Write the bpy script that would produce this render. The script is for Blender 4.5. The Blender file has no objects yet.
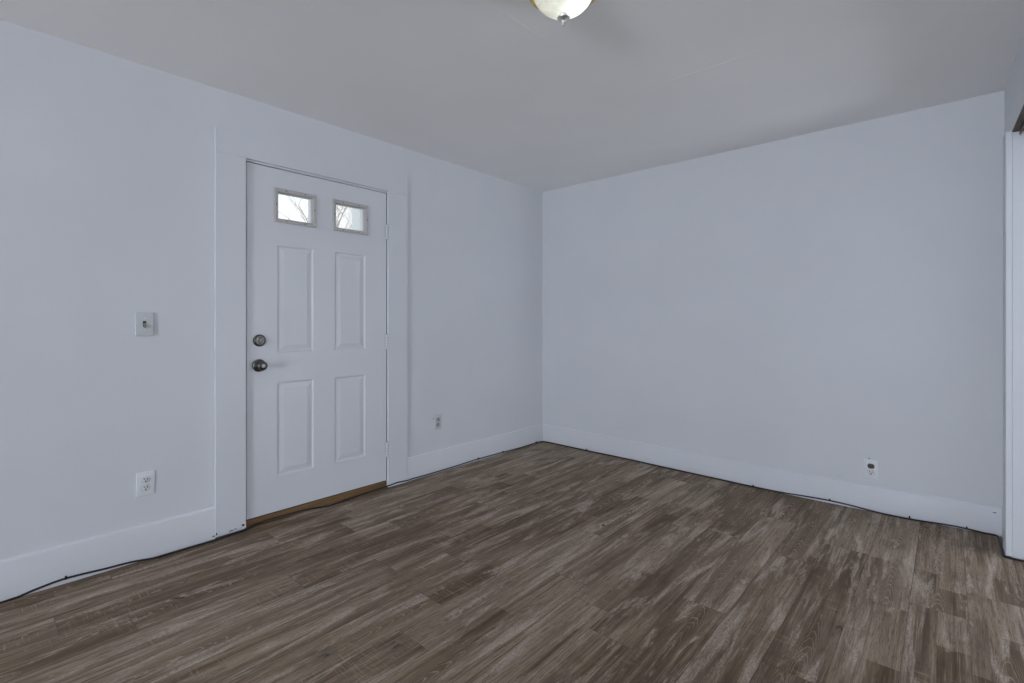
import bpy, bmesh, math, random
from mathutils import Vector, Matrix

S = bpy.context.scene
COL = S.collection
PI = math.pi

# ------------------------------------------------------------------ camera
cam = bpy.data.cameras.new('camera')
cam.sensor_width = 36.0
cam.lens = 492.0 / 1024.0 * 36.0
cam.shift_y = -20.5 / 1024.0
cam.clip_start = 0.02
cam_o = bpy.data.objects.new('camera', cam)
COL.objects.link(cam_o)
cam_o.location = (2.969, -3.807, 1.175)
cam_o.rotation_euler = (PI / 2, 0, math.radians(41.494))
S.camera = cam_o

# ------------------------------------------------------------------ world: bright overcast sky
W = bpy.data.worlds.new('overcast_sky')
S.world = W
W.use_nodes = True
wn = W.node_tree.nodes
wl = W.node_tree.links
wn.clear()
w_out = wn.new('ShaderNodeOutputWorld')
w_bg = wn.new('ShaderNodeBackground')
w_tc = wn.new('ShaderNodeTexCoord')
w_nz = wn.new('ShaderNodeTexNoise')
w_rp = wn.new('ShaderNodeValToRGB')
w_nz.inputs['Scale'].default_value = 2.5
w_nz.inputs['Detail'].default_value = 4
w_rp.color_ramp.elements[0].color = (0.78, 0.86, 0.95, 1)
w_rp.color_ramp.elements[1].color = (1.0, 1.0, 1.0, 1)
wl.new(w_tc.outputs['Generated'], w_nz.inputs['Vector'])
wl.new(w_nz.outputs['Fac'], w_rp.inputs['Fac'])
wl.new(w_rp.outputs['Color'], w_bg.inputs['Color'])
wl.new(w_bg.outputs['Background'], w_out.inputs['Surface'])
w_bg.inputs['Strength'].default_value = 1.4

# ------------------------------------------------------------------ daylight through the two windows behind the camera, plus an added alcove fill
def daylight(name, loc, sx, sz, power, color, rot=(PI / 2, 0, 0)):
    l = bpy.data.lights.new(name, 'AREA')
    l.shape = 'RECTANGLE'
    l.size = sx
    l.size_y = sz
    l.energy = power
    l.color = color
    o = bpy.data.objects.new(name, l)
    COL.objects.link(o)
    o.location = loc
    o.rotation_euler = rot           # an area light shines along its own -Z; +90 deg about X turns that to +Y
    return o

DAY = (0.785, 0.88, 1.0)
daylight('daylight_window_one', (0.95, -8.66, 1.10), 1.0, 1.3, 10, DAY)
daylight('daylight_window_two', (2.35, -8.66, 1.10), 1.0, 1.3, 146, DAY)
daylight('alcove_fill_light', (5.66, -0.50, 0.90), 0.85, 1.5, 43, (0.785, 0.88, 1.0), (PI / 2, 0, PI / 2))  # added fill lamp: unseen alcove source that evens out the left wall

S.view_settings.view_transform = 'Standard'
S.view_settings.look = 'None'
S.view_settings.exposure = 0.0
S.view_settings.gamma = 1.0
S.view_settings.use_curve_mapping = False
S.cycles.use_denoising = True
S.cycles.max_bounces = 14
S.cycles.diffuse_bounces = 10
S.cycles.sample_clamp_indirect = 6.0

# ================================================================== node helpers
class NT:
    def __init__(self, name):
        self.m = bpy.data.materials.new(name)
        self.m.use_nodes = True
        self.t = self.m.node_tree
        self.b = self.t.nodes['Principled BSDF']

    def n(self, kind):
        return self.t.nodes.new(kind)

    def l(self, a, b):
        if isinstance(a, (int, float)):
            b.default_value = a
        elif isinstance(a, (tuple, list)):
            b.default_value = a if len(a) == len(b.default_value) else tuple(a) + (1,)
        else:
            self.t.links.new(a, b)

    def M(self, op, a, b=0.0, c=0.0, clamp=False):
        n = self.n('ShaderNodeMath')
        n.operation = op
        n.use_clamp = clamp
        self.l(a, n.inputs[0])
        self.l(b, n.inputs[1])
        self.l(c, n.inputs[2])
        return n.outputs[0]

    def xyz(self, x, y, z=0.0):
        n = self.n('ShaderNodeCombineXYZ')
        self.l(x, n.inputs[0])
        self.l(y, n.inputs[1])
        self.l(z, n.inputs[2])
        return n.outputs[0]

    def noise(self, vec, scale=1.0, detail=3.0, rough=0.5, dist=0.0):
        n = self.n('ShaderNodeTexNoise')
        self.l(vec, n.inputs['Vector'])
        n.inputs['Scale'].default_value = scale
        n.inputs['Detail'].default_value = detail
        n.inputs['Roughness'].default_value = rough
        n.inputs['Distortion'].default_value = dist
        return n.outputs['Fac']

    def white(self, vec):
        n = self.n('ShaderNodeTexWhiteNoise')
        n.noise_dimensions = '2D'
        self.l(vec, n.inputs['Vector'])
        return n.outputs['Value'], n.outputs['Color']

    def step(self, v, lo, hi, a=0.0, b=1.0):
        n = self.n('ShaderNodeMapRange')
        n.interpolation_type = 'SMOOTHSTEP'
        self.l(v, n.inputs['Value'])
        n.inputs['From Min'].default_value = lo
        n.inputs['From Max'].default_value = hi
        n.inputs['To Min'].default_value = a
        n.inputs['To Max'].default_value = b
        return n.outputs[0]

    def mix(self, f, a, b, mode='MIX'):
        n = self.n('ShaderNodeMix')
        n.data_type = 'RGBA'
        n.blend_type = mode
        self.l(f, n.inputs['Factor'])
        self.l(a, n.inputs['A'])
        self.l(b, n.inputs['B'])
        return n.outputs['Result']

    def coords(self):
        tc = self.n('ShaderNodeTexCoord')
        sp = self.n('ShaderNodeSeparateXYZ')
        self.t.links.new(tc.outputs['Object'], sp.inputs[0])
        return tc.outputs['Object'], sp.outputs[0], sp.outputs[1], sp.outputs[2]

    def bump(self, h, strength=0.2, dist=0.002):
        n = self.n('ShaderNodeBump')
        n.inputs['Strength'].default_value = strength
        n.inputs['Distance'].default_value = dist
        self.l(h, n.inputs['Height'])
        self.l(n.outputs['Normal'], self.b.inputs['Normal'])


def paint(name, col, rough=0.5, bump=0.12, scale=140, spec=0.3, mottle=0.03):
    k = NT(name)
    o, x, y, z = k.coords()
    big = k.noise(o, 1.7, 4, 0.55)
    c2 = tuple(c * (1 - mottle) for c in col)
    k.l(k.mix(k.step(big, 0.3, 0.7), col, c2), k.b.inputs['Base Color'])
    k.l(k.step(k.noise(o, 5, 3), 0.3, 0.7, rough - 0.05, rough + 0.05), k.b.inputs['Roughness'])
    k.b.inputs['Specular IOR Level'].default_value = spec
    h = k.M('ADD', k.noise(o, scale, 3, 0.6), k.M('MULTIPLY', k.noise(o, 9, 3), 1.6))
    k.bump(h, bump, 0.0015)
    return k.m


def plain(name, col, rough=0.5, metal=0.0, spec=0.5, var=0.06, scale=60):
    k = NT(name)
    o, x, y, z = k.coords()
    n = k.noise(o, scale, 3)
    k.l(k.mix(n, tuple(c * (1 - var) for c in col), tuple(min(1, c * (1 + var)) for c in col)), k.b.inputs['Base Color'])
    k.b.inputs['Roughness'].default_value = rough
    k.b.inputs['Metallic'].default_value = metal
    k.b.inputs['Specular IOR Level'].default_value = spec
    return k.m


def ceiling_paint():
    k = NT('ceiling_flat_white_paint')
    o, x, y, z = k.coords()
    big = k.noise(o, 1.4, 4)
    k.l(k.mix(k.step(big, 0.3, 0.7), (0.93, 0.925, 0.91), (0.90, 0.895, 0.88)), k.b.inputs['Base Color'])
    k.b.inputs['Roughness'].default_value = 0.8
    k.b.inputs['Specular IOR Level'].default_value = 0.2
    h = k.M('MULTIPLY', k.noise(o, 90, 3, 0.6), 0.35)
    h = k.M('ADD', h, k.M('MULTIPLY', k.noise(o, 7, 3), 0.8))
    k.bump(h, 0.35, 0.003)
    return k.m


def plank_floor():
    """Weathered grey-brown oak vinyl planks that run along Y."""
    k = NT('weathered_oak_plank_floor')
    o, x, y, z = k.coords()
    PW, PL = 0.181, 1.22
    fx = k.M('DIVIDE', k.M('ADD', x, 0.045), PW)
    col = k.M('FLOOR', fx)
    u = k.M('SUBTRACT', fx, col)
    r_off, _ = k.white(k.xyz(col, 3.7))
    fy = k.M('ADD', k.M('DIVIDE', y, PL), k.M('MULTIPLY', r_off, 7.0))
    row = k.M('FLOOR', fy)
    v = k.M('SUBTRACT', fy, row)
    r1, rc = k.white(k.xyz(col, row))
    sp = k.n('ShaderNodeSeparateColor')
    k.l(rc, sp.inputs[0])
    ra, rb, rg = sp.outputs[0], sp.outputs[1], sp.outputs[2]
    ox = k.M('MULTIPLY', ra, 37.0)
    oy = k.M('MULTIPLY', rb, 53.0)
    px = k.M('ADD', x, ox)
    py = k.M('ADD', y, oy)

    # printed strips inside each plank: staggered blocks with their own tone
    sx = k.M('FLOOR', k.M('MULTIPLY', u, 2.0))
    s_off, _ = k.white(k.xyz(k.M('ADD', k.M('MULTIPLY', col, 2.0), sx), k.M('ADD', row, 0.31)))
    sy = k.M('FLOOR', k.M('ADD', k.M('MULTIPLY', v, 1.6), k.M('MULTIPLY', s_off, 5.0)))
    s_v = k.M('FRACT', k.M('ADD', k.M('MULTIPLY', v, 1.6), k.M('MULTIPLY', s_off, 5.0)))
    s1, sc = k.white(k.xyz(k.M('ADD', k.M('MULTIPLY', col, 2.0), sx), k.M('ADD', sy, k.M('MULTIPLY', row, 11.0))))

    # ---- tone: plank to plank, broad drifts, and 1-3 cm wide streaks along the grain
    broad = k.noise(k.xyz(k.M('MULTIPLY', px, 7.5), k.M('MULTIPLY', py, 1.1)), 1.0, 4, 0.55, 0.7)
    streak = k.noise(k.xyz(k.M('MULTIPLY', px, 26.0), k.M('MULTIPLY', py, 0.75)), 1.0, 5, 0.6, 0.5)
    fine = k.noise(k.xyz(k.M('MULTIPLY', px, 95.0), k.M('MULTIPLY', py, 1.9)), 1.0, 4, 0.65, 0.3)
    hair = k.noise(k.xyz(k.M('MULTIPLY', px, 330.0), k.M('MULTIPLY', py, 16.0)), 1.0, 3, 0.6)
    speck = k.noise(k.xyz(k.M('MULTIPLY', px, 150.0), k.M('MULTIPLY', py, 70.0)), 1.0, 4, 0.7)
    tone = k.M('ADD', k.M('MULTIPLY', k.M('SUBTRACT', r1, 0.5), 0.26),
               k.M('ADD', k.M('MULTIPLY', broad, 0.68), k.M('MULTIPLY', streak, 0.42)))
    c = k.mix(k.step(tone, 0.40, 0.70), (0.122, 0.088, 0.058), (0.345, 0.287, 0.246))
    # rosy and greenish-grey casts
    c = k.mix(k.M('MULTIPLY', rg, 0.16), c, (0.245, 0.165, 0.132))
    c = k.mix(k.step(ra, 0.50, 1.0, 0.0, 0.40), c, (0.215, 0.192, 0.155))
    # brown blocks: hard at one end, melting away along the grain
    dark = k.M('MULTIPLY', k.step(s1, 0.64, 0.72), k.step(s_v, 0.15, 0.95))
    dark = k.M('MULTIPLY', dark, k.step(streak, 0.62, 0.40, 0.45, 1.0))
    c = k.mix(k.M('MULTIPLY', dark, 0.92), c, (0.088, 0.056, 0.026))
    # dark streaks and fine dark grain
    c = k.mix(k.step(streak, 0.47, 0.33, 0.0, 0.42), c, (0.085, 0.060, 0.043))
    c = k.mix(k.step(fine, 0.50, 0.66, 0.0, 0.62), c, (0.085, 0.060, 0.043))
    c = k.mix(k.step(fine, 0.46, 0.34, 0.0, 0.50), c, (0.440, 0.370, 0.315))
    c = k.mix(k.step(hair, 0.50, 0.64, 0.0, 0.58), c, (0.075, 0.054, 0.040))

    # cathedral grain: stretched arches, only on some planks
    cu = k.M('SUBTRACT', u, k.M('ADD', 0.35, k.M('MULTIPLY', rb, 0.3)))
    cv = k.M('MULTIPLY', k.M('SUBTRACT', v, rg), 2.0)
    wob = k.noise(k.xyz(k.M('MULTIPLY', px, 14.0), k.M('MULTIPLY', py, 6.0)), 1.0, 4, 0.55)
    par = k.M('ADD', k.M('MULTIPLY', k.M('MULTIPLY', cu, cu), 11.0), k.M('ADD', cv, k.M('MULTIPLY', wob, 0.42)))
    rings = k.M('SINE', k.M('MULTIPLY', par, 62.0))
    cmask = k.M('MULTIPLY', k.step(k.M('ABSOLUTE', cu), 0.14, 0.30, 1.0, 0.0),
                k.step(k.noise(k.xyz(k.M('MULTIPLY', px, 2.2), k.M('MULTIPLY', py, 1.2)), 1.0, 2), 0.47, 0.55))
    c = k.mix(k.M('MULTIPLY', cmask, 0.50), c, (0.110, 0.078, 0.056))
    c = k.mix(k.M('MULTIPLY', k.step(rings, 0.70, 0.98), k.M('MULTIPLY', cmask, k.step(fine, 0.40, 0.60, 0.35, 0.80))), c, (0.42, 0.35, 0.295))

    # pale worn wash, speckled
    worn = k.noise(k.xyz(k.M('MULTIPLY', px, 15.0), k.M('MULTIPLY', py, 1.9)), 1.0, 8, 0.72, 0.5)
    wm = k.M('MULTIPLY', k.step(worn, 0.49, 0.64), k.step(speck, 0.38, 0.60, 0.35, 1.0))
    c = k.mix(k.M('MULTIPLY', wm, 0.85), c, (0.52, 0.465, 0.455))
    # cross-cut saw marks
    saw = k.noise(k.xyz(k.M('MULTIPLY', px, 10.0), k.M('MULTIPLY', py, 170.0)), 1.0, 2, 0.5)
    smask = k.step(k.noise(k.xyz(k.M('MULTIPLY', px, 5.0), k.M('MULTIPLY', py, 2.6)), 1.0, 3), 0.50, 0.64)
    c = k.mix(k.M('MULTIPLY', k.step(saw, 0.54, 0.68), k.M('MULTIPLY', smask, 0.50)), c, (0.42, 0.345, 0.290))
    # knots with splits running across the plank and a pale rim
    vor = k.n('ShaderNodeTexVoronoi')
    vor.inputs['Scale'].default_value = 1.0
    k.l(k.xyz(k.M('ADD', k.M('MULTIPLY', px, 4.6), k.M('MULTIPLY', fine, 0.50)), k.M('ADD', k.M('MULTIPLY', py, 3.9), k.M('MULTIPLY', worn, 1.1))), vor.inputs['Vector'])
    kd = vor.outputs['Distance']
    ksel = k.step(vor.outputs['Color'], 0.52, 0.56)
    halo = k.M('MULTIPLY', k.step(kd, 0.12, 0.34, 1.0, 0.0), 0.40)
    c = k.mix(k.M('MULTIPLY', halo, ksel), c, (0.085, 0.062, 0.048))
    rim = k.M('MULTIPLY', k.step(kd, 0.06, 0.10), k.step(kd, 0.11, 0.17, 1.0, 0.0))
    c = k.mix(k.M('MULTIPLY', k.M('MULTIPLY', rim, k.step(worn, 0.46, 0.60, 0.0, 0.8)), ksel), c, (0.52, 0.46, 0.42))
    c = k.mix(k.M('MULTIPLY', k.step(kd, 0.035, 0.085, 0.8, 0.0), ksel), c, (0.040, 0.030, 0.024))
    g1, g2 = hair, fine
    # seams
    eu = k.M('MULTIPLY', k.M('MINIMUM', u, k.M('SUBTRACT', 1.0, u)), PW)
    ev = k.M('MULTIPLY', k.M('MINIMUM', v, k.M('SUBTRACT', 1.0, v)), PL)
    ed = k.M('MINIMUM', eu, ev)
    seam = k.step(ed, 0.0004, 0.0020, 1.0, 0.0)
    c = k.mix(k.M('MULTIPLY', seam, 0.55), c, (0.045, 0.036, 0.030))

    c = k.mix(1.0, c, (1.06, 0.970, 0.815), 'MULTIPLY')
    k.l(c, k.b.inputs['Base Color'])
    k.l(k.M('ADD', 0.46, k.M('MULTIPLY', g2, 0.16)), k.b.inputs['Roughness'])
    k.b.inputs['Specular IOR Level'].default_value = 0.22
    h = k.M('ADD', k.M('MULTIPLY', g1, 0.5), k.M('MULTIPLY', seam, -1.2))
    k.bump(h, 0.18, 0.001)
    return k.m


def wood(name, ca, cb, rough=0.55, ax=(3.0, 60.0, 60.0)):
    k = NT(name)
    o, x, y, z = k.coords()
    vec = k.xyz(k.M('MULTIPLY', x, ax[0]), k.M('MULTIPLY', y, ax[1]), k.M('MULTIPLY', z, ax[2]))
    g = k.noise(vec, 1.0, 5, 0.6, 0.5)
    k.l(k.mix(k.step(g, 0.3, 0.7), ca, cb), k.b.inputs['Base Color'])
    k.b.inputs['Roughness'].default_value = rough
    k.bump(g, 0.2, 0.001)
    return k.m


def glass_pane():
    k = NT('clear_window_glass')
    k.t.nodes.remove(k.b)
    out = [n for n in k.t.nodes if n.type == 'OUTPUT_MATERIAL'][0]
    tr = k.n('ShaderNodeBsdfTransparent')
    tr.inputs[0].default_value = (0.95, 0.97, 0.97, 1)
    gl = k.n('ShaderNodeBsdfGlossy')
    gl.inputs['Roughness'].default_value = 0.03
    mx = k.n('ShaderNodeMixShader')
    fr = k.n('ShaderNodeFresnel')
    fr.inputs[0].default_value = 1.45
    k.t.links.new(fr.outputs[0], mx.inputs[0])
    k.t.links.new(tr.outputs[0], mx.inputs[1])
    k.t.links.new(gl.outputs[0], mx.inputs[2])
    k.t.links.new(mx.outputs[0], out.inputs[0])
    return k.m


def alabaster():
    """Frosted white glass lit from inside by the bulb."""
    k = NT('frosted_alabaster_glass')
    out = [n for n in k.t.nodes if n.type == 'OUTPUT_MATERIAL'][0]
    o, x, y, z = k.coords()
    n = k.noise(o, 16, 4, 0.55, 1.2)
    c = k.mix(k.step(n, 0.35, 0.65), (0.80, 0.815, 0.80), (0.94, 0.95, 0.94))
    k.l(c, k.b.inputs['Base Color'])
    k.b.inputs['Roughness'].default_value = 0.25
    tr = k.n('ShaderNodeBsdfTranslucent')
    k.l(c, tr.inputs[0])
    mx = k.n('ShaderNodeMixShader')
    mx.inputs[0].default_value = 0.6
    k.t.links.new(k.b.outputs[0], mx.inputs[1])
    k.t.links.new(tr.outputs[0], mx.inputs[2])
    k.t.links.new(mx.outputs[0], out.inputs[0])
    return k.m


M = {
    'wall': paint('white_wall_paint', (0.735, 0.745, 0.775), 0.5, 0.16, 120),
    'trim': paint('white_gloss_trim_paint', (0.730, 0.740, 0.775), 0.42, 0.10, 60, 0.35, 0.02),
    'door': paint('white_door_paint', (0.745, 0.752, 0.785), 0.40, 0.07, 90, 0.4, 0.02),
    'ceiling': ceiling_paint(),
    'floor': plank_floor(),
    'sill': wood('brown_stained_sill_wood', (0.165, 0.085, 0.030), (0.245, 0.135, 0.052), 0.5, (60.0, 3.0, 60.0)),
    'header_wood': wood('dark_red_brown_wood', (0.055, 0.022, 0.014), (0.105, 0.045, 0.028), 0.5, (60.0, 3.0, 60.0)),
    'cable': plain('black_cable_rubber', (0.012, 0.012, 0.014), 0.42),
    'plate': plain('white_plastic_cover', (0.80, 0.82, 0.85), 0.35),
    'plate_gray': plain('greyed_plastic_cover', (0.60, 0.60, 0.62), 0.4),
    'gap_gray': plain('shadowed_plastic_gap', (0.14, 0.14, 0.145), 0.6),
    'switch_plate': plain('dull_white_switch_plastic', (0.62, 0.64, 0.66), 0.4),
    'socket': plain('white_socket_plastic', (0.80, 0.81, 0.81), 0.35),
    'socket_gray': plain('greyed_socket_plastic', (0.42, 0.43, 0.45), 0.4),
    'socket_dark': plain('browned_socket_plastic', (0.090, 0.078, 0.045), 0.45, var=0.35, scale=180),
    'slot': plain('dark_slot', (0.02, 0.02, 0.022), 0.6),
    'olive': plain('yellowed_toggle_plastic', (0.27, 0.25, 0.17), 0.45),
    'frame': plain('grey_beige_plastic', (0.52, 0.50, 0.485), 0.45),
    'screw': plain('dark_screw_metal', (0.12, 0.12, 0.12), 0.4, 0.7),
    'nickel': plain('aged_nickel', (0.135, 0.13, 0.12), 0.30, 1.0),
    'nickel_light': plain('worn_nickel', (0.27, 0.27, 0.25), 0.40, 1.0),
    'brushed': plain('brushed_nickel', (0.78, 0.76, 0.70), 0.38, 1.0),
    'brass': plain('polished_brass', (0.72, 0.57, 0.24), 0.28, 1.0),
    'glass': glass_pane(),
    'lamp_glass': alabaster(),
    'chip': plain('bare_dark_chip', (0.05, 0.045, 0.045), 0.7),
    'gap': plain('dark_gap_shade', (0.035, 0.03, 0.03), 0.7),  # shade of the door gaps, put into a dark colour
    'steel': plain('grey_track_steel', (0.14, 0.12, 0.11), 0.5, 0.6),
    'bark': plain('pale_grey_bark', (0.64, 0.52, 0.45), 0.85, var=0.3, scale=12),
    'siding': paint('white_porch_paint', (0.80, 0.82, 0.83), 0.5),
    'dirt': plain('dry_grass_ground', (0.30, 0.29, 0.22), 0.95, var=0.35, scale=9),
}

# ================================================================== mesh helpers
def mesh_obj(name, bm, mat, parent=None, smooth=False):
    bmesh.ops.recalc_face_normals(bm, faces=bm.faces)
    me = bpy.data.meshes.new(name)
    bm.to_mesh(me)
    bm.free()
    me.materials.append(mat)
    if smooth:
        for p in me.polygons:
            p.use_smooth = True
        try:
            me.set_sharp_from_angle(angle=math.radians(38))
        except Exception:
            pass
    o = bpy.data.objects.new(name, me)
    COL.objects.link(o)
    if parent:
        o.parent = parent
    return o


def box(bm, a, b, bev=0.0, seg=2):
    tmp = bmesh.new()
    bmesh.ops.create_cube(tmp, size=1.0)
    sc = [b[i] - a[i] for i in range(3)]
    ce = [(b[i] + a[i]) / 2 for i in range(3)]
    bmesh.ops.transform(tmp, matrix=Matrix.Translation(ce) @ Matrix.Diagonal(sc + [1]), verts=tmp.verts)
    if bev:
        bmesh.ops.bevel(tmp, geom=list(tmp.edges), offset=bev, segments=seg, affect='EDGES', profile=0.5)
    join(bm, tmp)


def join(bm, tmp, mat=None):
    if mat is not None:
        bmesh.ops.transform(tmp, matrix=mat, verts=tmp.verts)
    vm = {}
    for v in tmp.verts:
        vm[v] = bm.verts.new(v.co)
    for f in tmp.faces:
        try:
            bm.faces.new([vm[v] for v in f.verts])
        except ValueError:
            pass
    tmp.free()


def lathe(bm, prof, n=48, mat=None):
    """prof: list of (radius, height); turned about Z."""
    tmp = bmesh.new()
    rings = []
    for r, h in prof:
        if r < 1e-6:
            rings.append([tmp.verts.new((0, 0, h))])
        else:
            rings.append([tmp.verts.new((r * math.cos(2 * PI * i / n), r * math.sin(2 * PI * i / n), h)) for i in range(n)])
    for a, b in zip(rings, rings[1:]):
        for i in range(n):
            j = (i + 1) % n
            if len(a) == 1 and len(b) == 1:
                continue
            if len(a) == 1:
                tmp.faces.new((a[0], b[i], b[j]))
            elif len(b) == 1:
                tmp.faces.new((a[i], a[j], b[0]))
            else:
                tmp.faces.new((a[i], a[j], b[j], b[i]))
    join(bm, tmp, mat)


def tube(bm, pts, r, n=8, radii=None):
    pts = [Vector(p) for p in pts]
    rings = []
    for i, p in enumerate(pts):
        a = pts[max(0, i - 1)]
        b = pts[min(len(pts) - 1, i + 1)]
        t = (b - a).normalized()
        up = Vector((0, 0, 1)) if abs(t.z) < 0.9 else Vector((1, 0, 0))
        s = t.cross(up).normalized()
        q = s.cross(t).normalized()
        rr = radii[i] if radii else r
        rings.append([bm.verts.new(p + rr * (math.cos(2 * PI * j / n) * s + math.sin(2 * PI * j / n) * q)) for j in range(n)])
    for a, b in zip(rings, rings[1:]):
        for j in range(n):
            bm.faces.new((a[j], a[(j + 1) % n], b[(j + 1) % n], b[j]))
    bm.faces.new(rings[0])
    bm.faces.new(list(reversed(rings[-1])))


def smooth_path(pts, sub=5):
    pts = [Vector(p) for p in pts]
    out = []
    for i in range(len(pts) - 1):
        p0 = pts[max(0, i - 1)]
        p1, p2 = pts[i], pts[i + 1]
        p3 = pts[min(len(pts) - 1, i + 2)]
        for s in range(sub):
            t = s / sub
            out.append(0.5 * ((2 * p1) + (p2 - p0) * t + (2 * p0 - 5 * p1 + 4 * p2 - p3) * t * t + (3 * p1 - p0 - 3 * p2 + p3) * t ** 3))
    out.append(pts[-1])
    return out


def tag(o, label, cat=None, group=None, kind=None):
    o['label'] = label
    if cat:
        o['category'] = cat
    if group:
        o['group'] = group
    if kind:
        o['kind'] = kind
    return o


def struct(name, bm, mat, label, smooth=False):
    o = mesh_obj(name, bm, mat, None, smooth)
    return tag(o, label, None, None, 'structure')


def empty(name, loc, rot=(0, 0, 0)):
    o = bpy.data.objects.new(name, None)
    COL.objects.link(o)
    o.location = loc
    o.rotation_euler = rot
    o.empty_display_size = 0.05
    return o


# ================================================================== the room shell
RW = 3.204            # right wall plane
RY = -8.60           # wall behind the camera
CH = 2.438           # ceiling height
AX = 5.60            # back of the alcove on the right
OY0, OY1 = -0.335, -1.75   # opening in the right wall
OZ = 2.12            # underside of its header
DY0, DY1, DZ1 = -2.738, -1.768, 2.092    # hole in the left wall for the door


def sag(x, y):
    """The old floor dips a little in front of the back wall."""
    return -0.019 * math.exp(-0.5 * ((x - 2.25) / 0.62) ** 2) * math.exp(-(y / 0.9) ** 2)


bm = bmesh.new()
xs = [-0.14 + i * (AX + 0.14) / 60 for i in range(61)]
ys = [0.0 + i * (RY / 120) for i in range(121)]
grid = [[bm.verts.new((x, y, sag(x, y))) for y in ys] for x in xs]
low = [[bm.verts.new((x, y, -0.12)) for y in (ys[0], ys[-1])] for x in (xs[0], xs[-1])]
for i in range(60):
    for j in range(120):
        bm.faces.new((grid[i][j], grid[i + 1][j], grid[i + 1][j + 1], grid[i][j + 1]))
bm.faces.new((low[0][0], low[1][0], low[1][1], low[0][1]))
bm.faces.new([g[0] for g in grid] + [low[1][0], low[0][0]])
bm.faces.new([g[-1] for g in grid] + [low[1][1], low[0][1]])
bm.faces.new(list(grid[0]) + [low[0][1], low[0][0]])
bm.faces.new(list(grid[-1]) + [low[1][1], low[1][0]])
struct('floor', bm, M['floor'], 'weathered grey-brown wood plank floor across the room', True)

bm = bmesh.new()
box(bm, (-0.14, RY - 0.12, CH), (AX + 0.12, 0.14, CH + 0.1))
ceiling = struct('ceiling', bm, M['ceiling'], 'flat grey-white painted ceiling with a faint tape ridge')


def ridge(pts, w, h, seed):
    """A lifted seam of drywall tape: a low uneven welt under the ceiling."""
    rnd = random.Random(seed)
    bm = bmesh.new()
    path = smooth_path([(x, y, CH) for x, y in pts], 8)
    rows = []
    for i, p in enumerate(path):
        t = (path[min(i + 1, len(path) - 1)] - path[max(i - 1, 0)]).normalized()
        n = Vector((-t.y, t.x, 0))
        f = math.sin(PI * i / (len(path) - 1)) ** 0.4 * rnd.uniform(0.7, 1.15)
        q = p + n * rnd.uniform(-0.0015, 0.0015)
        rows.append([bm.verts.new(q + n * a * w + Vector((0, 0, -b * h * f + 0.0004))) for a, b in ((-0.5, 0), (-0.2, 0.8), (0.0, 1.0), (0.15, 0.7), (0.5, 0))])
    for a, b in zip(rows, rows[1:]):
        for j in range(4):
            bm.faces.new((a[j], a[j + 1], b[j + 1], b[j]))
    return mesh_obj('tape_ridge', bm, M['ceiling'], ceiling, True)


ridge([(1.80, -1.305), (1.95, -1.316), (2.12, -1.313), (2.26, -1.326), (2.37, -1.333)], 0.020, 0.0030, 3)
ridge([(2.37, -1.333), (2.405, -1.29), (2.415, -1.23), (2.40, -1.18)], 0.012, 0.0022, 4)
ridge([(1.605, -2.50), (1.612, -2.32), (1.610, -2.18), (1.618, -2.02)], 0.012, 0.0020, 5)

bm = bmesh.new()
box(bm, (-0.14, RY, -0.12), (0, DY0, CH))
box(bm, (-0.14, DY1, -0.12), (0, 0.0, CH))
box(bm, (-0.14, DY0, DZ1), (0, DY1, CH))
box(bm, (-0.14, DY0, -0.12), (0, DY1, -0.001))
struct('wall_left', bm, M['wall'], 'white painted wall around the front door')

bm = bmesh.new()
box(bm, (-0.14, 0.0, -0.12), (AX + 0.12, 0.14, CH))
struct('wall_back', bm, M['wall'], 'plain white wall facing the camera right of the corner')

def swing(o):
    """The old right wall is not quite square to the back wall: turn its pieces about the corner."""
    p = Matrix.Translation((RW, 0, 0))
    o.matrix_world = p @ Matrix.Rotation(math.radians(1.15), 4, 'Z') @ p.inverted() @ o.matrix_basis


bm = bmesh.new()
box(bm, (RW, OY0 + 0.018, -0.12), (RW + 0.12, 0.0, CH))
box(bm, (RW, OY1, OZ), (RW + 0.12, OY0 + 0.018, CH))
box(bm, (RW, RY, -0.12), (RW + 0.12, OY1, CH))
swing(struct('wall_right', bm, M['wall'], 'white right wall with header over the open alcove'))

AY0, AY1, AZ0, AZ1 = -0.93, -0.07, 0.15, 1.65
bm = bmesh.new()
box(bm, (AX, RY, -0.12), (AX + 0.12, AY0, CH))
box(bm, (AX, AY1, -0.12), (AX + 0.12, 0.0, CH))
box(bm, (AX, AY0, -0.12), (AX + 0.12, AY1, AZ0))
box(bm, (AX, AY0, AZ1), (AX + 0.12, AY1, CH))
box(bm, (RW + 0.12, OY1 - 0.12, -0.12), (AX, OY1, CH))
struct('wall_alcove', bm, M['wall'], 'white inner wall of the alcove beyond the right opening')

WIN = [(0.45, 1.45), (1.85, 2.85)]
WZ0, WZ1 = 0.45, 1.75
bm = bmesh.new()
box(bm, (-0.14, RY - 0.12, -0.12), (AX + 0.12, RY, WZ0))
box(bm, (-0.14, RY - 0.12, WZ1), (AX + 0.12, RY, CH))
for a, b in ((-0.14, WIN[0][0]), (WIN[0][1], WIN[1][0]), (WIN[1][1], AX + 0.12)):
    box(bm, (a, RY - 0.12, WZ0), (b, RY, WZ1))
struct('wall_rear', bm, M['wall'], 'white wall behind the camera with two windows')

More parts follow.
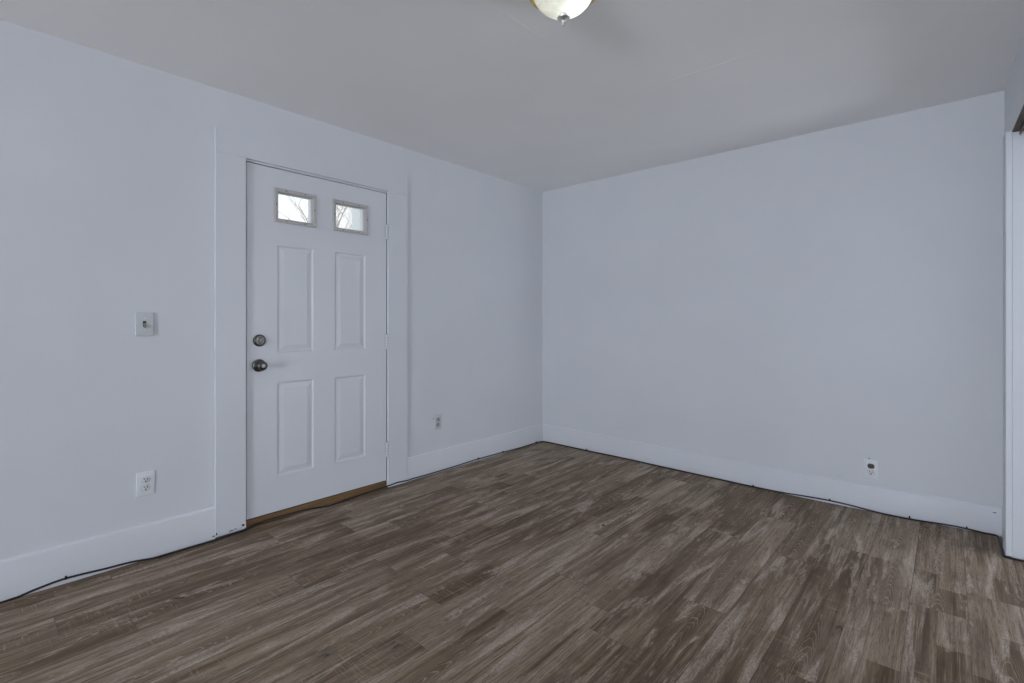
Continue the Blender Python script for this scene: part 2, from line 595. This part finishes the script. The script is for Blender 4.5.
# ------------------------------------------------------------------ baseboards
def board(bm, path, top, bottom, thick, normal):
    """A baseboard with an eased top edge that follows a row of (x, y) points."""
    nx, ny = normal
    prof = lambda t, b: [(0, b), (thick, b), (thick, t - 0.010), (thick * 0.72, t - 0.003), (thick * 0.35, t), (0, t)]
    rows = []
    for (x, y), t, b in zip(path, top, bottom):
        rows.append([bm.verts.new((x + nx * d, y + ny * d, z)) for d, z in prof(t, b)])
    n = len(rows[0])
    for a, c in zip(rows, rows[1:]):
        for j in range(n):
            bm.faces.new((a[j], a[(j + 1) % n], c[(j + 1) % n], c[j]))
    bm.faces.new(rows[0])
    bm.faces.new(list(reversed(rows[-1])))


def chip(bm, p, axis, w, h):
    """A small irregular chip in the paint, 0.6 mm proud of the surface it sits on."""
    rnd = random.Random(int(abs(p[0] * 971 + p[1] * 733 + p[2] * 5111)))
    vs, vb = [], []
    for i in range(9):
        a = 2 * PI * i / 9
        k = 0.7 + 0.6 * rnd.random()
        s, z = math.cos(a) * w * k, math.sin(a) * h * k
        if axis == 'x':
            vs.append(bm.verts.new((p[0] + 0.0006, p[1] + s, p[2] + z)))
            vb.append(bm.verts.new((p[0] - 0.0004, p[1] + s, p[2] + z)))
        else:
            vs.append(bm.verts.new((p[0] + s, p[1] - 0.0006, p[2] + z)))
            vb.append(bm.verts.new((p[0] + s, p[1] + 0.0004, p[2] + z)))
    bm.faces.new(vs)
    bm.faces.new(list(reversed(vb)))
    for i in range(9):
        bm.faces.new((vs[i], vs[(i + 1) % 9], vb[(i + 1) % 9], vb[i]))


CT = 0.018           # casing thickness
BT = 0.012           # baseboard thickness
CL0, CL1 = -2.880, -2.7265     # left casing leg
CR0, CR1 = -1.785, -1.6225     # right casing leg
bm = bmesh.new()
ya = [RY + 0.02 + i * (CL0 - RY - 0.02) / 12 for i in range(13)]
board(bm, [(0, y) for y in ya], [0.1725 + 0.0015 * math.sin(3 * y) for y in ya], [-0.004] * 13, BT, (1, 0))
bl = struct('baseboard_left', bm, M['trim'], 'white baseboard on the left wall left of the door', True)
bm = bmesh.new()
chip(bm, (BT, CL0 - 0.008, 0.016), 'x', 0.006, 0.004)

tag(mesh_obj('paint_chip', bm, M['chip'], bl), 'dark chip in white paint')
bm = bmesh.new()
ya = [CR1 + i * (-0.012 - CR1) / 10 for i in range(11)]
board(bm, [(0, y) for y in ya], [0.1705 + 0.0012 * math.sin(4 * y) for y in ya], [-0.004] * 11, BT, (1, 0))
struct('baseboard_left', bm, M['trim'], 'white baseboard between the door and the far corner', True)
bm = bmesh.new()
xa = [i * RW / 24 for i in range(25)]
board(bm, [(x, 0) for x in xa], [0.1690 + 0.95 * sag(x, 0) - 0.011 * min(1, x / 1.2) for x in xa], [sag(x, 0) - 0.004 for x in xa], BT, (0, -1))
bb = struct('baseboard_back', bm, M['trim'], 'white baseboard along the plain back wall', True)
bm = bmesh.new()
chip(bm, (3.165, -BT, 0.118), 'y', 0.006, 0.003)
tag(mesh_obj('paint_chip', bm, M['chip'], bb), 'dark chip in white paint')
bm = bmesh.new()
box(bm, (RW - BT, OY0 + 0.135, -0.004), (RW, -BT, 0.158), 0.003)
swing(struct('baseboard_right', bm, M['trim'], 'short white baseboard between corner and alcove casing'))

# ------------------------------------------------------------------ door casing (flat boards)
bm = bmesh.new()
box(bm, (0, CL0, 0.012), (CT, CL1, 2.0912), 0.0012)
t1 = struct('trim_1', bm, M['trim'], 'wide white casing board left of the front door')
bm = bmesh.new()
chip(bm, (CT, CL1 - 0.016, 0.034), 'x', 0.008, 0.006)
chip(bm, (CT, CL0 + 0.005, 0.026), 'x', 0.003, 0.008)
chip(bm, (CT, CL1 - 0.075, 0.021), 'x', 0.010, 0.003)
chip(bm, (CT, CL1 - 0.055, 0.024), 'x', 0.008, 0.002)
tag(mesh_obj('paint_chip', bm, M['chip'], t1), 'dark chip in white paint')
bm = bmesh.new()
box(bm, (0, CR0, 0.0), (CT, CR1, 2.0912), 0.0012)
struct('trim_2', bm, M['trim'], 'wide white casing board right of the front door')
bm = bmesh.new()
box(bm, (0, CL0 + 0.0005, 2.0914), (CT, CR1 - 0.0005, 2.223), 0.0012)
struct('trim_3', bm, M['trim'], 'white head casing board above the front door')

# jamb lining of the door with its stop
bm = bmesh.new()
box(bm, (-0.14, DY0, 0.0), (0.0, CL1 - 0.0015, 2.0915))
box(bm, (-0.14, CR0 + 0.0015, 0.0), (0.0, DY1, 2.0915))
box(bm, (-0.14, CL1 - 0.0015, 2.0805), (0.0, CR0 + 0.0015, 2.0915))
box(bm, (-0.062, CL1 - 0.0015, 0.052), (-0.048, CL1 + 0.012, 2.080))
box(bm, (-0.062, CR0 - 0.012, 0.052), (-0.048, CR0 + 0.0015, 2.080))
box(bm, (-0.062, CL1, 2.066), (-0.048, CR0, 2.0802))
t4 = struct('trim_4', bm, M['trim'], 'white jamb lining inside the front door opening')
bm = bmesh.new()
box(bm, (-0.046, CL1 - 0.0015, 0.052), (-0.012, CL1 + 0.0085, 2.080))  # dark strip stands in for the shade in the knob-side gap
tag(mesh_obj('gap_shade_strip', bm, M['gap'], t4), 'dark strip painting the shade in the door gap')
bm = bmesh.new()
box(bm, (-0.046, CR0 - 0.0035, 0.052), (-0.0045, CR0 + 0.0015, 2.080))  # dark strip stands in for the shade in the hinge-side gap
tag(mesh_obj('gap_shade_strip', bm, M['gap'], t4), 'dark strip painting the shade in the door gap')

# threshold
th = empty('door_threshold', (-0.04, -2.256, 0.0))
tag(th, 'brown wooden threshold on the floor under the front door', 'threshold')
bm = bmesh.new()
box(bm, (-0.10, -0.4695, 0.0005), (0.036, 0.4695, 0.042), 0.003)
mesh_obj('sill_board', bm, M['sill'], th)
bm = bmesh.new()
box(bm, (-0.095, -0.4690, 0.0418), (0.030, 0.4690, 0.0485))  # dark strip painted in as the shade between sill and door
tag(mesh_obj('gap_shade_strip', bm, M['gap'], th), 'dark strip painting the shade in the door gap')

# ------------------------------------------------------------------ the front door
DA, DB = -2.7160, -1.7905     # slab edges along Y
DZ0, DZT = 0.050, 2.0755
DXF, DXB = -0.002, -0.046
door_root_loc = (0.0, DA, DZ0)
LITES = [(-2.5435, -2.3305, 1.781, 1.9415), (-2.1755, -1.9615, 1.781, 1.9415)]
PANELS = [(-2.546, -2.323, 0.985, 1.626), (-2.181, -1.956, 0.985, 1.624),
          (-2.548, -2.320, 0.256, 0.812), (-2.181, -1.956, 0.256, 0.811)]


def door_slab():
    bm = bmesh.new()
    ycut = sorted({DA, DB} | {v for r in LITES + PANELS for v in r[:2]})
    zcut = sorted({DZ0, DZT} | {v for r in LITES + PANELS for v in r[2:]})

    def inside(y, z, rects):
        return any(r[0] < y < r[1] and r[2] < z < r[3] for r in rects)

    def face(pts):
        bm.faces.new([bm.verts.new(p) for p in pts])

    for x, rects in ((DXF, LITES + PANELS), (DXB, LITES)):
        for a, b in zip(ycut, ycut[1:]):
            for c, d in zip(zcut, zcut[1:]):
                if not inside((a + b) / 2, (c + d) / 2, rects):
                    face(((x, a, c), (x, b, c), (x, b, d), (x, a, d)))
    for a, b in zip(ycut, ycut[1:]):
        for z in (DZ0, DZT):
            face(((DXF, a, z), (DXF, b, z), (DXB, b, z), (DXB, a, z)))
    for c, d in zip(zcut, zcut[1:]):
        for y in (DA, DB):
            face(((DXF, y, c), (DXF, y, d), (DXB, y, d), (DXB, y, c)))
    for a, b, c, d in LITES:
        for p, q in (((a, c), (b, c)), ((b, c), (b, d)), ((b, d), (a, d)), ((a, d), (a, c))):
            face(((DXF, p[0], p[1]), (DXF, q[0], q[1]), (DXB, q[0], q[1]), (DXB, p[0], p[1])))
    prof = [(0.0, 0.0), (0.003, -0.0012), (0.009, -0.0062), (0.014, -0.0066), (0.018, -0.0060), (0.040, -0.0015), (0.043, -0.0010)]
    for a, b, c, d in PANELS:
        rings = [[(DXF + h, a + i, c + i), (DXF + h, b - i, c + i), (DXF + h, b - i, d - i), (DXF + h, a + i, d - i)] for i, h in prof]
        for r0, r1 in zip(rings, rings[1:]):
            for j in range(4):
                jj = (j + 1) % 4
                face((r0[j], r0[jj], r1[jj], r1[j]))
        face(rings[-1])
    bmesh.ops.remove_doubles(bm, verts=bm.verts, dist=1e-5)
    return bm


door = struct('door_1', door_slab(), M['door'], 'white front door with four raised panels and two small windows')

for (a, b, c, d) in LITES:
    # moulded plastic lite frame, set on the door with its lip inside the hole
    bm = bmesh.new()
    O = 0.0215
    prof = [(O, 0.000), (O, 0.009), (O - 0.003, 0.012), (0.003, 0.010), (-0.001, 0.006), (-0.003, 0.002), (-0.003, -0.012),
            (0.0, -0.012), (0.0, -0.004)]
    rings = [[(DXF + h, a - i, c - i), (DXF + h, b + i, c - i), (DXF + h, b + i, d + i), (DXF + h, a - i, d + i)] for i, h in prof]
    vr = [[bm.verts.new(p) for p in r] for r in rings]
    for r0, r1 in zip(vr, vr[1:]):
        for j in range(4):
            jj = (j + 1) % 4
            bm.faces.new((r0[j], r0[jj], r1[jj], r1[j]))
    fr = tag(mesh_obj('window_frame', bm, M['frame'], door), 'grey-beige plastic window frame')
    bm = bmesh.new()
    box(bm, (DXB + 0.004, a + 0.0005, c + 0.0005), (DXB + 0.009, b - 0.0005, d - 0.0005))
    tag(mesh_obj('window_pane', bm, M['glass'], fr), 'clear glass pane')
    w, h = b - a, d - c
    for (sy, sz) in ((a + 0.22 * w, d + 0.0105), (a + 0.76 * w, d + 0.0105), (a + 0.22 * w, c - 0.0105), (a + 0.76 * w, c - 0.0105),
                     (a - 0.0105, c + 0.52 * h), (b + 0.0105, c + 0.52 * h)):
        bm = bmesh.new()
        lathe(bm, [(0, 0.0145), (0.0022, 0.0142), (0.0036, 0.0128), (0.0038, 0.0095)], 12,
              Matrix.Translation((DXF, sy, sz)) @ Matrix.Rotation(PI / 2, 4, 'Y'))
        mesh_obj('screw', bm, M['screw'], fr, True)
    # outer trim of the lite on the street side
    bm = bmesh.new()
    for (p, q) in (((a - O, c - O), (b + O, c)), ((a - O, d), (b + O, d + O)), ((a - O, c), (a, d)), ((b, c), (b + O, d))):
        box(bm, (DXB - 0.010, p[0], p[1]), (DXB - 0.0002, q[0], q[1]))
    mesh_obj('outer_frame', bm, M['siding'], fr)

# deadbolt
AXIS = Matrix.Rotation(PI / 2, 4, 'Y')
bm = bmesh.new()
lathe(bm, [(0.0345, 0.0), (0.0350, 0.003), (0.0335, 0.008), (0.0295, 0.0115), (0.024, 0.0125), (0, 0.0128)], 40,
      Matrix.Translation((DXF + 0.0002, -2.648, 1.063)) @ AXIS)
db = tag(mesh_obj('deadbolt', bm, M['nickel'], door, True), 'dark nickel deadbolt rose')
bm = bmesh.new()
tmp = bmesh.new()
bmesh.ops.create_uvsphere(tmp, u_segments=24, v_segments=14, radius=1.0)
join(bm, tmp, Matrix.Translation((DXF + 0.0195, -2.646, 1.063)) @ Matrix.Diagonal((0.0085, 0.0095, 0.0195, 1)))
lathe(bm, [(0.008, 0.012), (0.007, 0.020)], 20, Matrix.Translation((DXF, -2.646, 1.063)) @ AXIS)
tag(mesh_obj('thumb_turn', bm, M['nickel_light'], db, True), 'paler oval thumb turn')
# knob
bm = bmesh.new()
lathe(bm, [(0.0365, 0.0), (0.0370, 0.003), (0.0345, 0.008), (0.026, 0.0125), (0.018, 0.0145), (0.0125, 0.020), (0.0120, 0.029),
           (0.0165, 0.034), (0.0235, 0.039), (0.0270, 0.047), (0.0265, 0.055), (0.0225, 0.0615), (0.0145, 0.0650), (0.0095, 0.0655), (0, 0.0655)], 44,
      Matrix.Translation((DXF + 0.0002, -2.650, 0.919)) @ AXIS)
kb = tag(mesh_obj('door_knob', bm, M['nickel'], door, True), 'dark nickel round door knob')
bm = bmesh.new()
lathe(bm, [(0.0095, 0.0654), (0.0095, 0.0672), (0.0075, 0.0672), (0.0070, 0.0658), (0.0045, 0.0658), (0.0045, 0.0685), (0, 0.0688)], 24,
      Matrix.Translation((DXF, -2.650, 0.919)) @ AXIS)
tag(mesh_obj('lock_button', bm, M['nickel_light'], kb, True), 'paler lock button')

# hinges, painted over
for hz in (1.804, 1.030, 0.272):
    bm = bmesh.new()
    for i in range(5):
        z0 = hz - 0.052 + i * 0.0208
        lathe(bm, [(0, z0), (0.0078, z0), (0.0090, z0 + 0.001), (0.0090, z0 + 0.0172), (0.0078, z0 + 0.0184), (0, z0 + 0.0184)], 16,
              Matrix.Translation((0.0125, -1.7945, 0)))
    h = mesh_obj('hinge', bm, M['trim'], door, True)
    bm = bmesh.new()
    lathe(bm, [(0, hz + 0.055), (0.004, hz + 0.0548), (0.0055, hz + 0.053), (0.0050, hz + 0.0510), (0.0050, hz - 0.053), (0, hz - 0.054)], 14,
          Matrix.Translation((0.0125, -1.7945, 0)))
    mesh_obj('hinge_pin', bm, M['gap_gray'], h, True)

# ------------------------------------------------------------------ casing and header of the opening on the right
bm = bmesh.new()
box(bm, (RW - 0.024, OY0, 0.004), (RW, OY0 + 0.120, OZ), 0.003)
swing(struct('trim_5', bm, M['trim'], 'white casing board beside the opening in the right wall'))
bm = bmesh.new()
box(bm, (RW + 0.0, OY0, 0.003), (RW + 0.122, OY0 + 0.018, OZ - 0.0), 0.002)
swing(struct('trim_6', bm, M['trim'], 'white jamb of the opening at the right edge'))
bm = bmesh.new()
box(bm, (RW - 0.024, OY1 - 0.120, 0.004), (RW, OY1, OZ), 0.003)
swing(struct('trim_7', bm, M['trim'], 'white casing board on the near side of the right opening'))
tr = empty('closet_track', (RW + 0.06, (OY0 + OY1) / 2, OZ))
tag(tr, 'dark red-brown wood soffit with steel track under the right header', 'door track')
swing(tr)
LH = (OY0 - OY1) / 2 - 0.001
bm = bmesh.new()
box(bm, (-0.060, -LH, -0.010), (0.060, LH, -0.0005), 0.001)
mesh_obj('soffit_board', bm, M['header_wood'], tr)
bm = bmesh.new()
for a in (-0.035, -0.004, 0.027):
    box(bm, (a, -LH + 0.01, -0.030), (a + 0.003, LH - 0.002, -0.010))
box(bm, (-0.035, -LH + 0.01, -0.012), (0.030, LH - 0.002, -0.0098))
tag(mesh_obj('track_rail', bm, M['steel'], tr), 'dark steel rail')

# ------------------------------------------------------------------ windows behind the camera
for i, (a, b) in enumerate(WIN):
    bm = bmesh.new()
    for p, q in (((a, WZ0), (b, WZ0 + 0.05)), ((a, WZ1 - 0.05), (b, WZ1)), ((a, WZ0 + 0.05), (a + 0.05, WZ1 - 0.05)),
                 ((b - 0.05, WZ0 + 0.05), (b, WZ1 - 0.05)), ((a + 0.05, 1.08), (b - 0.05, 1.12))):
        box(bm, (p[0], RY - 0.04, p[1]), (q[0], RY + 0.008, q[1]), 0.002)
    struct('window_%d' % (i + 1), bm, M['trim'], 'white framed window in the wall behind the camera')

bm = bmesh.new()  # added alcove window, unseen, invented to carry the fill lamp
for p, q in (((AY0, AZ0), (AY1, AZ0 + 0.04)), ((AY0, AZ1 - 0.04), (AY1, AZ1)), ((AY0, AZ0 + 0.04), (AY0 + 0.04, AZ1 - 0.04)),
             ((AY1 - 0.04, AZ0 + 0.04), (AY1, AZ1 - 0.04)), ((-0.52, AZ0 + 0.04), (-0.48, AZ1 - 0.04))):
    box(bm, (AX - 0.008, p[0], p[1]), (AX + 0.04, q[0], q[1]), 0.002)
struct('window_3', bm, M['trim'], 'added unseen window frame in the alcove, made for the fill light')

# ================================================================== wall plates
def rounded_plate(w, h, t, bev):
    bm = bmesh.new()
    box(bm, (-w / 2, -h / 2, 0), (w / 2, h / 2, t))
    top = [e for e in bm.edges if all(v.co.z > t * 0.5 for v in e.verts)]
    ver = [e for e in bm.edges if abs(e.verts[0].co.z - e.verts[1].co.z) > t * 0.5]
    bmesh.ops.bevel(bm, geom=top + ver, offset=bev, segments=3, affect='EDGES', profile=0.6)
    return bm


def socket_face(r=0.0172, cut=0.0142, z0=0.0, z1=0.0070):
    """Round receptacle face with flattened top and bottom."""
    bm = bmesh.new()
    ring = []
    for i in range(40):
        a = 2 * PI * i / 40
        ring.append((r * math.cos(a), max(-cut, min(cut, r * math.sin(a)))))
    lo = [bm.verts.new((x, y, z0)) for x, y in ring]
    hi = [bm.verts.new((x, y, z1 - 0.0006)) for x, y in ring]
    ti = [bm.verts.new((x * 0.95, y * 0.95, z1)) for x, y in ring]
    for A, B in ((lo, hi), (hi, ti)):
        for i in range(40):
            j = (i + 1) % 40
            bm.faces.new((A[i], A[j], B[j], B[i]))
    bm.faces.new(ti)
    bm.faces.new(list(reversed(lo)))
    return bm


def wall_rot(wall):
    # local X along the wall (to the right for someone facing it), local Y up, local Z out of the wall
    return (PI / 2, 0, PI / 2) if wall == 'left' else (PI / 2, 0, 0)


def outlet(loc, wall, label, face_mats, plate_mat):
    t = empty('wall_outlet', loc, wall_rot(wall))
    tag(t, label, 'outlet')
    mesh_obj('cover_plate', rounded_plate(0.0735, 0.1165, 0.0052, 0.0026), plate_mat, t, True)
    for sgn, fm in ((1, face_mats[0]), (-1, face_mats[1])):
        rc = mesh_obj('receptacle', socket_face(), fm, t, True)
        rc.location = (0, sgn * 0.0200, 0)
        bm = socket_face(0.0186, 0.0155, 0.0030, 0.0056)
        mesh_obj('socket_gap', bm, M['gap_gray'], rc, True)
        if fm is M['socket_dark']:
            tag(rc, 'browned dark receptacle')
        for k, (a, b) in enumerate((((-0.0083, -0.0010), (-0.0047, 0.0090)), ((0.0049, -0.0002), (0.0082, 0.0085)))):
            bm = bmesh.new()
            box(bm, (a[0], a[1], 0.0062), (b[0], b[1], 0.0073))
            mesh_obj('slot', bm, M['slot'], rc)
        bm = bmesh.new()
        lathe(bm, [(0, 0.0073), (0.0036, 0.0073), (0.0036, 0.0062)], 16, Matrix.Translation((0, -0.0080, 0)))
        mesh_obj('slot', bm, M['slot'], rc)
    bm = bmesh.new()
    lathe(bm, [(0, 0.0064), (0.0020, 0.0063), (0.0030, 0.0056), (0.0031, 0.0040)], 14)
    mesh_obj('screw', bm, M['plate'], t, True)
    return t


outlet((0.0003, -3.186, 0.372), 'left', 'white duplex outlet low on the wall left of the door', (M['socket'], M['socket']), M['plate'])
outlet((0.0003, -1.325, 0.390), 'left', 'white duplex outlet with greyed sockets between door and far corner', (M['socket_gray'], M['socket_gray']), M['plate_gray'])
outlet((2.611, -0.0003, 0.245), 'back', 'white duplex outlet with browned top socket on the back wall', (M['socket_dark'], M['socket']), M['plate'])

sw = empty('light_switch', (0.0003, -3.191, 1.160), wall_rot('left'))
tag(sw, 'dull white light switch plate on the wall left of the door', 'light switch')
o = mesh_obj('cover_plate', rounded_plate(0.0735, 0.1165, 0.0095, 0.0030), M['switch_plate'], sw, True)
bm = bmesh.new()
box(bm, (-0.0068, -0.0150, 0.0090), (0.0068, 0.0150, 0.0100))
tag(mesh_obj('toggle_slot', bm, M['slot'], sw), 'dark slot around the toggle')
bm = bmesh.new()
box(bm, (-0.0050, -0.0125, 0.0100), (0.0050, 0.0055, 0.0150), 0.0015)
tmp = bmesh.new()
box(tmp, (-0.0042, -0.006, 0.0), (0.0042, 0.006, 0.014), 0.0015)
join(bm, tmp, Matrix.Translation((0, -0.006, 0.010)) @ Matrix.Rotation(math.radians(35), 4, 'X'))
tag(mesh_obj('toggle', bm, M['olive'], sw), 'yellowed toggle lever')
for yy in (0.030, -0.030):
    bm = bmesh.new()
    lathe(bm, [(0, 0.0106), (0.0018, 0.0104), (0.0028, 0.0098), (0.0029, 0.0090)], 14, Matrix.Translation((0, yy, 0)))
    mesh_obj('screw', bm, M['plate'], sw, True)

# small nails left in the walls
def nail(p, wall, label):
    bm = bmesh.new()
    lathe(bm, [(0, -0.004), (0.0012, -0.004), (0.0012, 0.005), (0.0040, 0.0052), (0.0040, 0.0066), (0, 0.0068)], 12)
    o = mesh_obj('nail', bm, M['screw'], None, True)
    o.location = p
    o.rotation_euler = wall_rot(wall)
    return tag(o, label, 'nail')


nail((0.0, -1.371, 0.424), 'left', 'dark nail head in the wall left of the far outlet')
nail((2.602, 0.0, 0.312), 'back', 'dark nail head in the wall above the back wall outlet')

# ================================================================== ceiling light
LX, LY = 1.888, -2.293
cl = empty('ceiling_light', (LX, LY, CH))
tag(cl, 'frosted glass dome ceiling light with brass rim, switched on', 'ceiling light')
bm = bmesh.new()
lathe(bm, [(0, -0.0005), (0.118, -0.0005), (0.126, -0.004), (0.131, -0.012), (0.1350, -0.022), (0.1355, -0.026), (0.1330, -0.0285), (0.1290, -0.0280),
           (0.1240, -0.0240), (0.1190, -0.0150), (0.05, -0.0080), (0, -0.0080)], 72)
tag(mesh_obj('rim', bm, M['brass'], cl, True), 'polished brass rim')
bm = bmesh.new()
prof = [(0.1165, -0.0135)]
for i in range(1, 17):
    a = i / 16 * PI / 2
    prof.append((0.1165 * math.cos(a) if i < 16 else 0.0, -0.0135 - 0.0950 * math.sin(a)))
prof[-1:] = [(0.0125, -0.1083), (0.0100, -0.1130), (0.0095, -0.1215), (0.0, -0.1215)]
lathe(bm, prof, 72)
tag(mesh_obj('glass_dome', bm, M['lamp_glass'], cl, True), 'frosted white glass dome glowing')
bm = bmesh.new()
lathe(bm, [(0, -0.1200), (0.0180, -0.1200), (0.0228, -0.1215), (0.0238, -0.1240), (0.0228, -0.1268), (0.0170, -0.1300), (0.0115, -0.1345), (0.0080, -0.1390),
           (0.0068, -0.1440), (0.0068, -0.1490), (0.0050, -0.1525), (0, -0.1540)], 36)
tag(mesh_obj('finial', bm, M['brushed'], cl, True), 'brushed nickel finial')
bl_ = bpy.data.lights.new('bulb', 'POINT')
bl_.energy = 0.36
bl_.color = (0.88, 0.96, 1.0)
bl_.shadow_soft_size = 0.030
bo = bpy.data.objects.new('bulb', bl_)
COL.objects.link(bo)
bo.location = (LX + 0.034, LY + 0.022, CH - 0.055)

# ================================================================== black cable along the walls
R = 0.0046
CABLE = [(0.0160, -4.40, R), (0.0200, -4.05, R), (0.0250, -3.80, R), (0.0240, -3.690, R), (0.0185, -3.639, 0.0040), (0.0168, -3.574, 0.0150), (0.0168, -3.481, 0.0238),
         (0.0168, -3.343, 0.0152), (0.0160, -3.243, 0.0097), (0.0400, -3.145, R), (0.0372, -3.030, R), (0.0407, -2.947, R),
         (0.0420, -2.874, R), (0.0337, -2.804, R), (0.0240, -2.733, 0.0060), (0.0060, -2.650, 0.0144), (0.0045, -2.530, 0.0148),
         (0.0060, -2.375, 0.0112), (0.0340, -2.242, R), (0.0145, -2.048, R), (0.0060, -1.910, 0.0045), (0.0170, -1.815, 0.0120), (0.0230, -1.760, 0.0165),
         (0.0230, -1.716, 0.0192), (0.0230, -1.625, 0.0135), (0.0175, -1.580, 0.0135), (0.0165, -1.507, 0.0110), (0.0165, -1.382, 0.0105), (0.0165, -1.157, 0.0115),
         (0.0168, -0.899, 0.0152), (0.0168, -0.591, 0.0110), (0.0168, -0.316, 0.0052), (0.0170, -0.121, 0.0085), (0.0260, -0.045, 0.0070), (0.0600, -0.0200, 0.0050)]
BACKC = [(0.178, -0.0190, 0.0045), (0.524, -0.030, R), (0.920, -0.026, R), (1.208, -0.034, R), (1.494, -0.030, R), (1.720, -0.026, R),
         (1.928, -0.022, R), (2.097, -0.0168, 0.006), (2.253, -0.0168, 0.014), (2.394, -0.0168, 0.018), (2.520, -0.0168, 0.013), (2.676, -0.028, R),
         (2.813, -0.030, R), (2.957, -0.0165, 0.008), (3.052, -0.0165, 0.008), (3.120, -0.022, R), (3.165, -0.022, R), (3.1775, -0.050, R),
         (3.1785, -0.150, R), (3.1790, -0.266, R), (3.1805, -0.330, R), (3.196, -0.3430, R), (3.249, -0.3445, R), (3.325, -0.352, R), (3.42, -0.36, R)]
CABLE += [(x, y, z + sag(x, y)) for x, y, z in BACKC]
cb = bmesh.new()
path = [Vector((p.x, p.y, max(p.z, sag(p.x, p.y) + R))) for p in smooth_path(CABLE, 6)]
tube(cb, path, 0.0045, 10)
cable = mesh_obj('cable', cb, M['cable'], None, True)
tag(cable, 'thin black cable running along the baseboards and past the door', 'cable')


def cable_clip(p, wall, z):
    """Saddle clip with the nail that pins the cable to the board."""
    bm = bmesh.new()
    n = 10
    for s in (-0.003, 0.003):
        pass
    tmp = bmesh.new()
    ring = []
    for i in range(n + 1):
        a = PI * i / n
        ring.append((0.0058 * math.cos(a), 0.0058 * math.sin(a)))
    inner = [(x * 0.72, y * 0.72) for x, y in ring]
    outl = ring + list(reversed(inner))
    lo = [tmp.verts.new((-0.004, b, a)) for a, b in outl]
    hi = [tmp.verts.new((0.004, b, a)) for a, b in outl]
    m = len(outl)
    for i in range(m):
        j = (i + 1) % m
        tmp.faces.new((lo[i], lo[j], hi[j], hi[i]))
    for k in range(n):
        tmp.faces.new((lo[k], lo[k + 1], lo[m - 2 - k], lo[m - 1 - k]))
        tmp.faces.new((hi[k], hi[m - 1 - k], hi[m - 2 - k], hi[k + 1]))
    rot = Matrix.Identity(4) if wall == 'back' else Matrix.Rotation(PI / 2, 4, 'Z')
    flip = Matrix.Rotation(PI, 4, 'Z') if wall == 'back' else Matrix.Rotation(PI, 4, 'Z')
    join(bm, tmp, Matrix.Translation((p[0], p[1], z)) @ flip @ rot)
    d = Vector((0, -1, 0)) if wall == 'back' else Vector((1, 0, 0))
    c = Vector((p[0], p[1], z + 0.0085)) - d * 0.004
    q = Matrix.Translation(c) @ (Matrix.Rotation(PI / 2, 4, 'X') if wall == 'back' else Matrix.Rotation(PI / 2, 4, 'Y'))
    lathe(bm, [(0, -0.001), (0.0030, -0.001), (0.0032, 0.010), (0.0046, 0.0102), (0.0046, 0.0122), (0, 0.0126)], 12, q)
    return mesh_obj('cable_clip', bm, M['cable'], cable, True)


for p, wall in (((0.0168, -3.481, 0.0238), 'left'), ((0.0168, -0.899, 0.0152), 'left'), ((0.0168, -0.591, 0.0110), 'left'),
                ((0.0175, -0.121, 0.0085), 'left')):
    cable_clip(p, wall, p[2])
for x, y, z in ((0.524, -0.018, R), (1.928, -0.018, R), (2.394, -0.0168, 0.018), (2.800, -0.018, 0.006), (3.052, -0.0165, 0.008)):
    cable_clip((x, y), 'back', z + sag(x, 0) + 0.001)

# ================================================================== outdoors, seen through the door windows
bm = bmesh.new()
box(bm, (-24, -9, -0.45), (-0.16, 14, -0.30))
tag(mesh_obj('ground', bm, M['dirt']), 'dry ground outside the front door', None, None, 'structure')

post = empty('porch_post', (-1.5, -1.09, -0.30))
tag(post, 'white square porch post seen through the right door window', 'post')
bm = bmesh.new()
box(bm, (-0.055, -0.055, 0.10), (0.055, 0.055, 3.05), 0.006)
mesh_obj('shaft', bm, M['siding'], post)
bm = bmesh.new()
box(bm, (-0.075, -0.075, 0.0), (0.075, 0.075, 0.12), 0.008)
mesh_obj('plinth', bm, M['siding'], post)


def tree(loc, seed, h, label):
    rnd = random.Random(seed)
    t = empty('bare_tree', loc)
    tag(t, label, 'tree')
    trunk = bmesh.new()
    twig = bmesh.new()

    def grow(p, d, length, r, depth):
        pts = [p.copy()]
        rad = [r]
        n = 5
        for i in range(n):
            d = (d + Vector((rnd.uniform(-.22, .22), rnd.uniform(-.22, .22), rnd.uniform(-.05, .16)))).normalized()
            p = p + d * (length / n)
            pts.append(p.copy())
            rad.append(r * (1 - 0.42 * (i + 1) / n))
        tube(trunk if depth < 2 else twig, pts, r, 8 if depth < 2 else 5, rad)
        if depth >= 5:
            return
        for k in range(4 if depth else 8):
            i = rnd.randint(2, n)
            a = rnd.uniform(0, 2 * PI)
            side = Vector((math.cos(a), math.sin(a), rnd.uniform(-0.15, 0.75))).normalized()
            nd = (d * 0.55 + side * 0.85).normalized()
            grow(pts[i], nd, length * rnd.uniform(0.55, 0.78), rad[i] * rnd.uniform(0.5, 0.68), depth + 1)

    grow(Vector((0, 0, 0)), Vector((0, 0, 1)), h * 0.40, 0.065, 0)
    mesh_obj('trunk', trunk, M['bark'], t, True)
    mesh_obj('branch', twig, M['bark'], t)


tree((-14.5, 5.3, -0.30), 8, 11.0, 'bare pale tree seen through the front door windows')
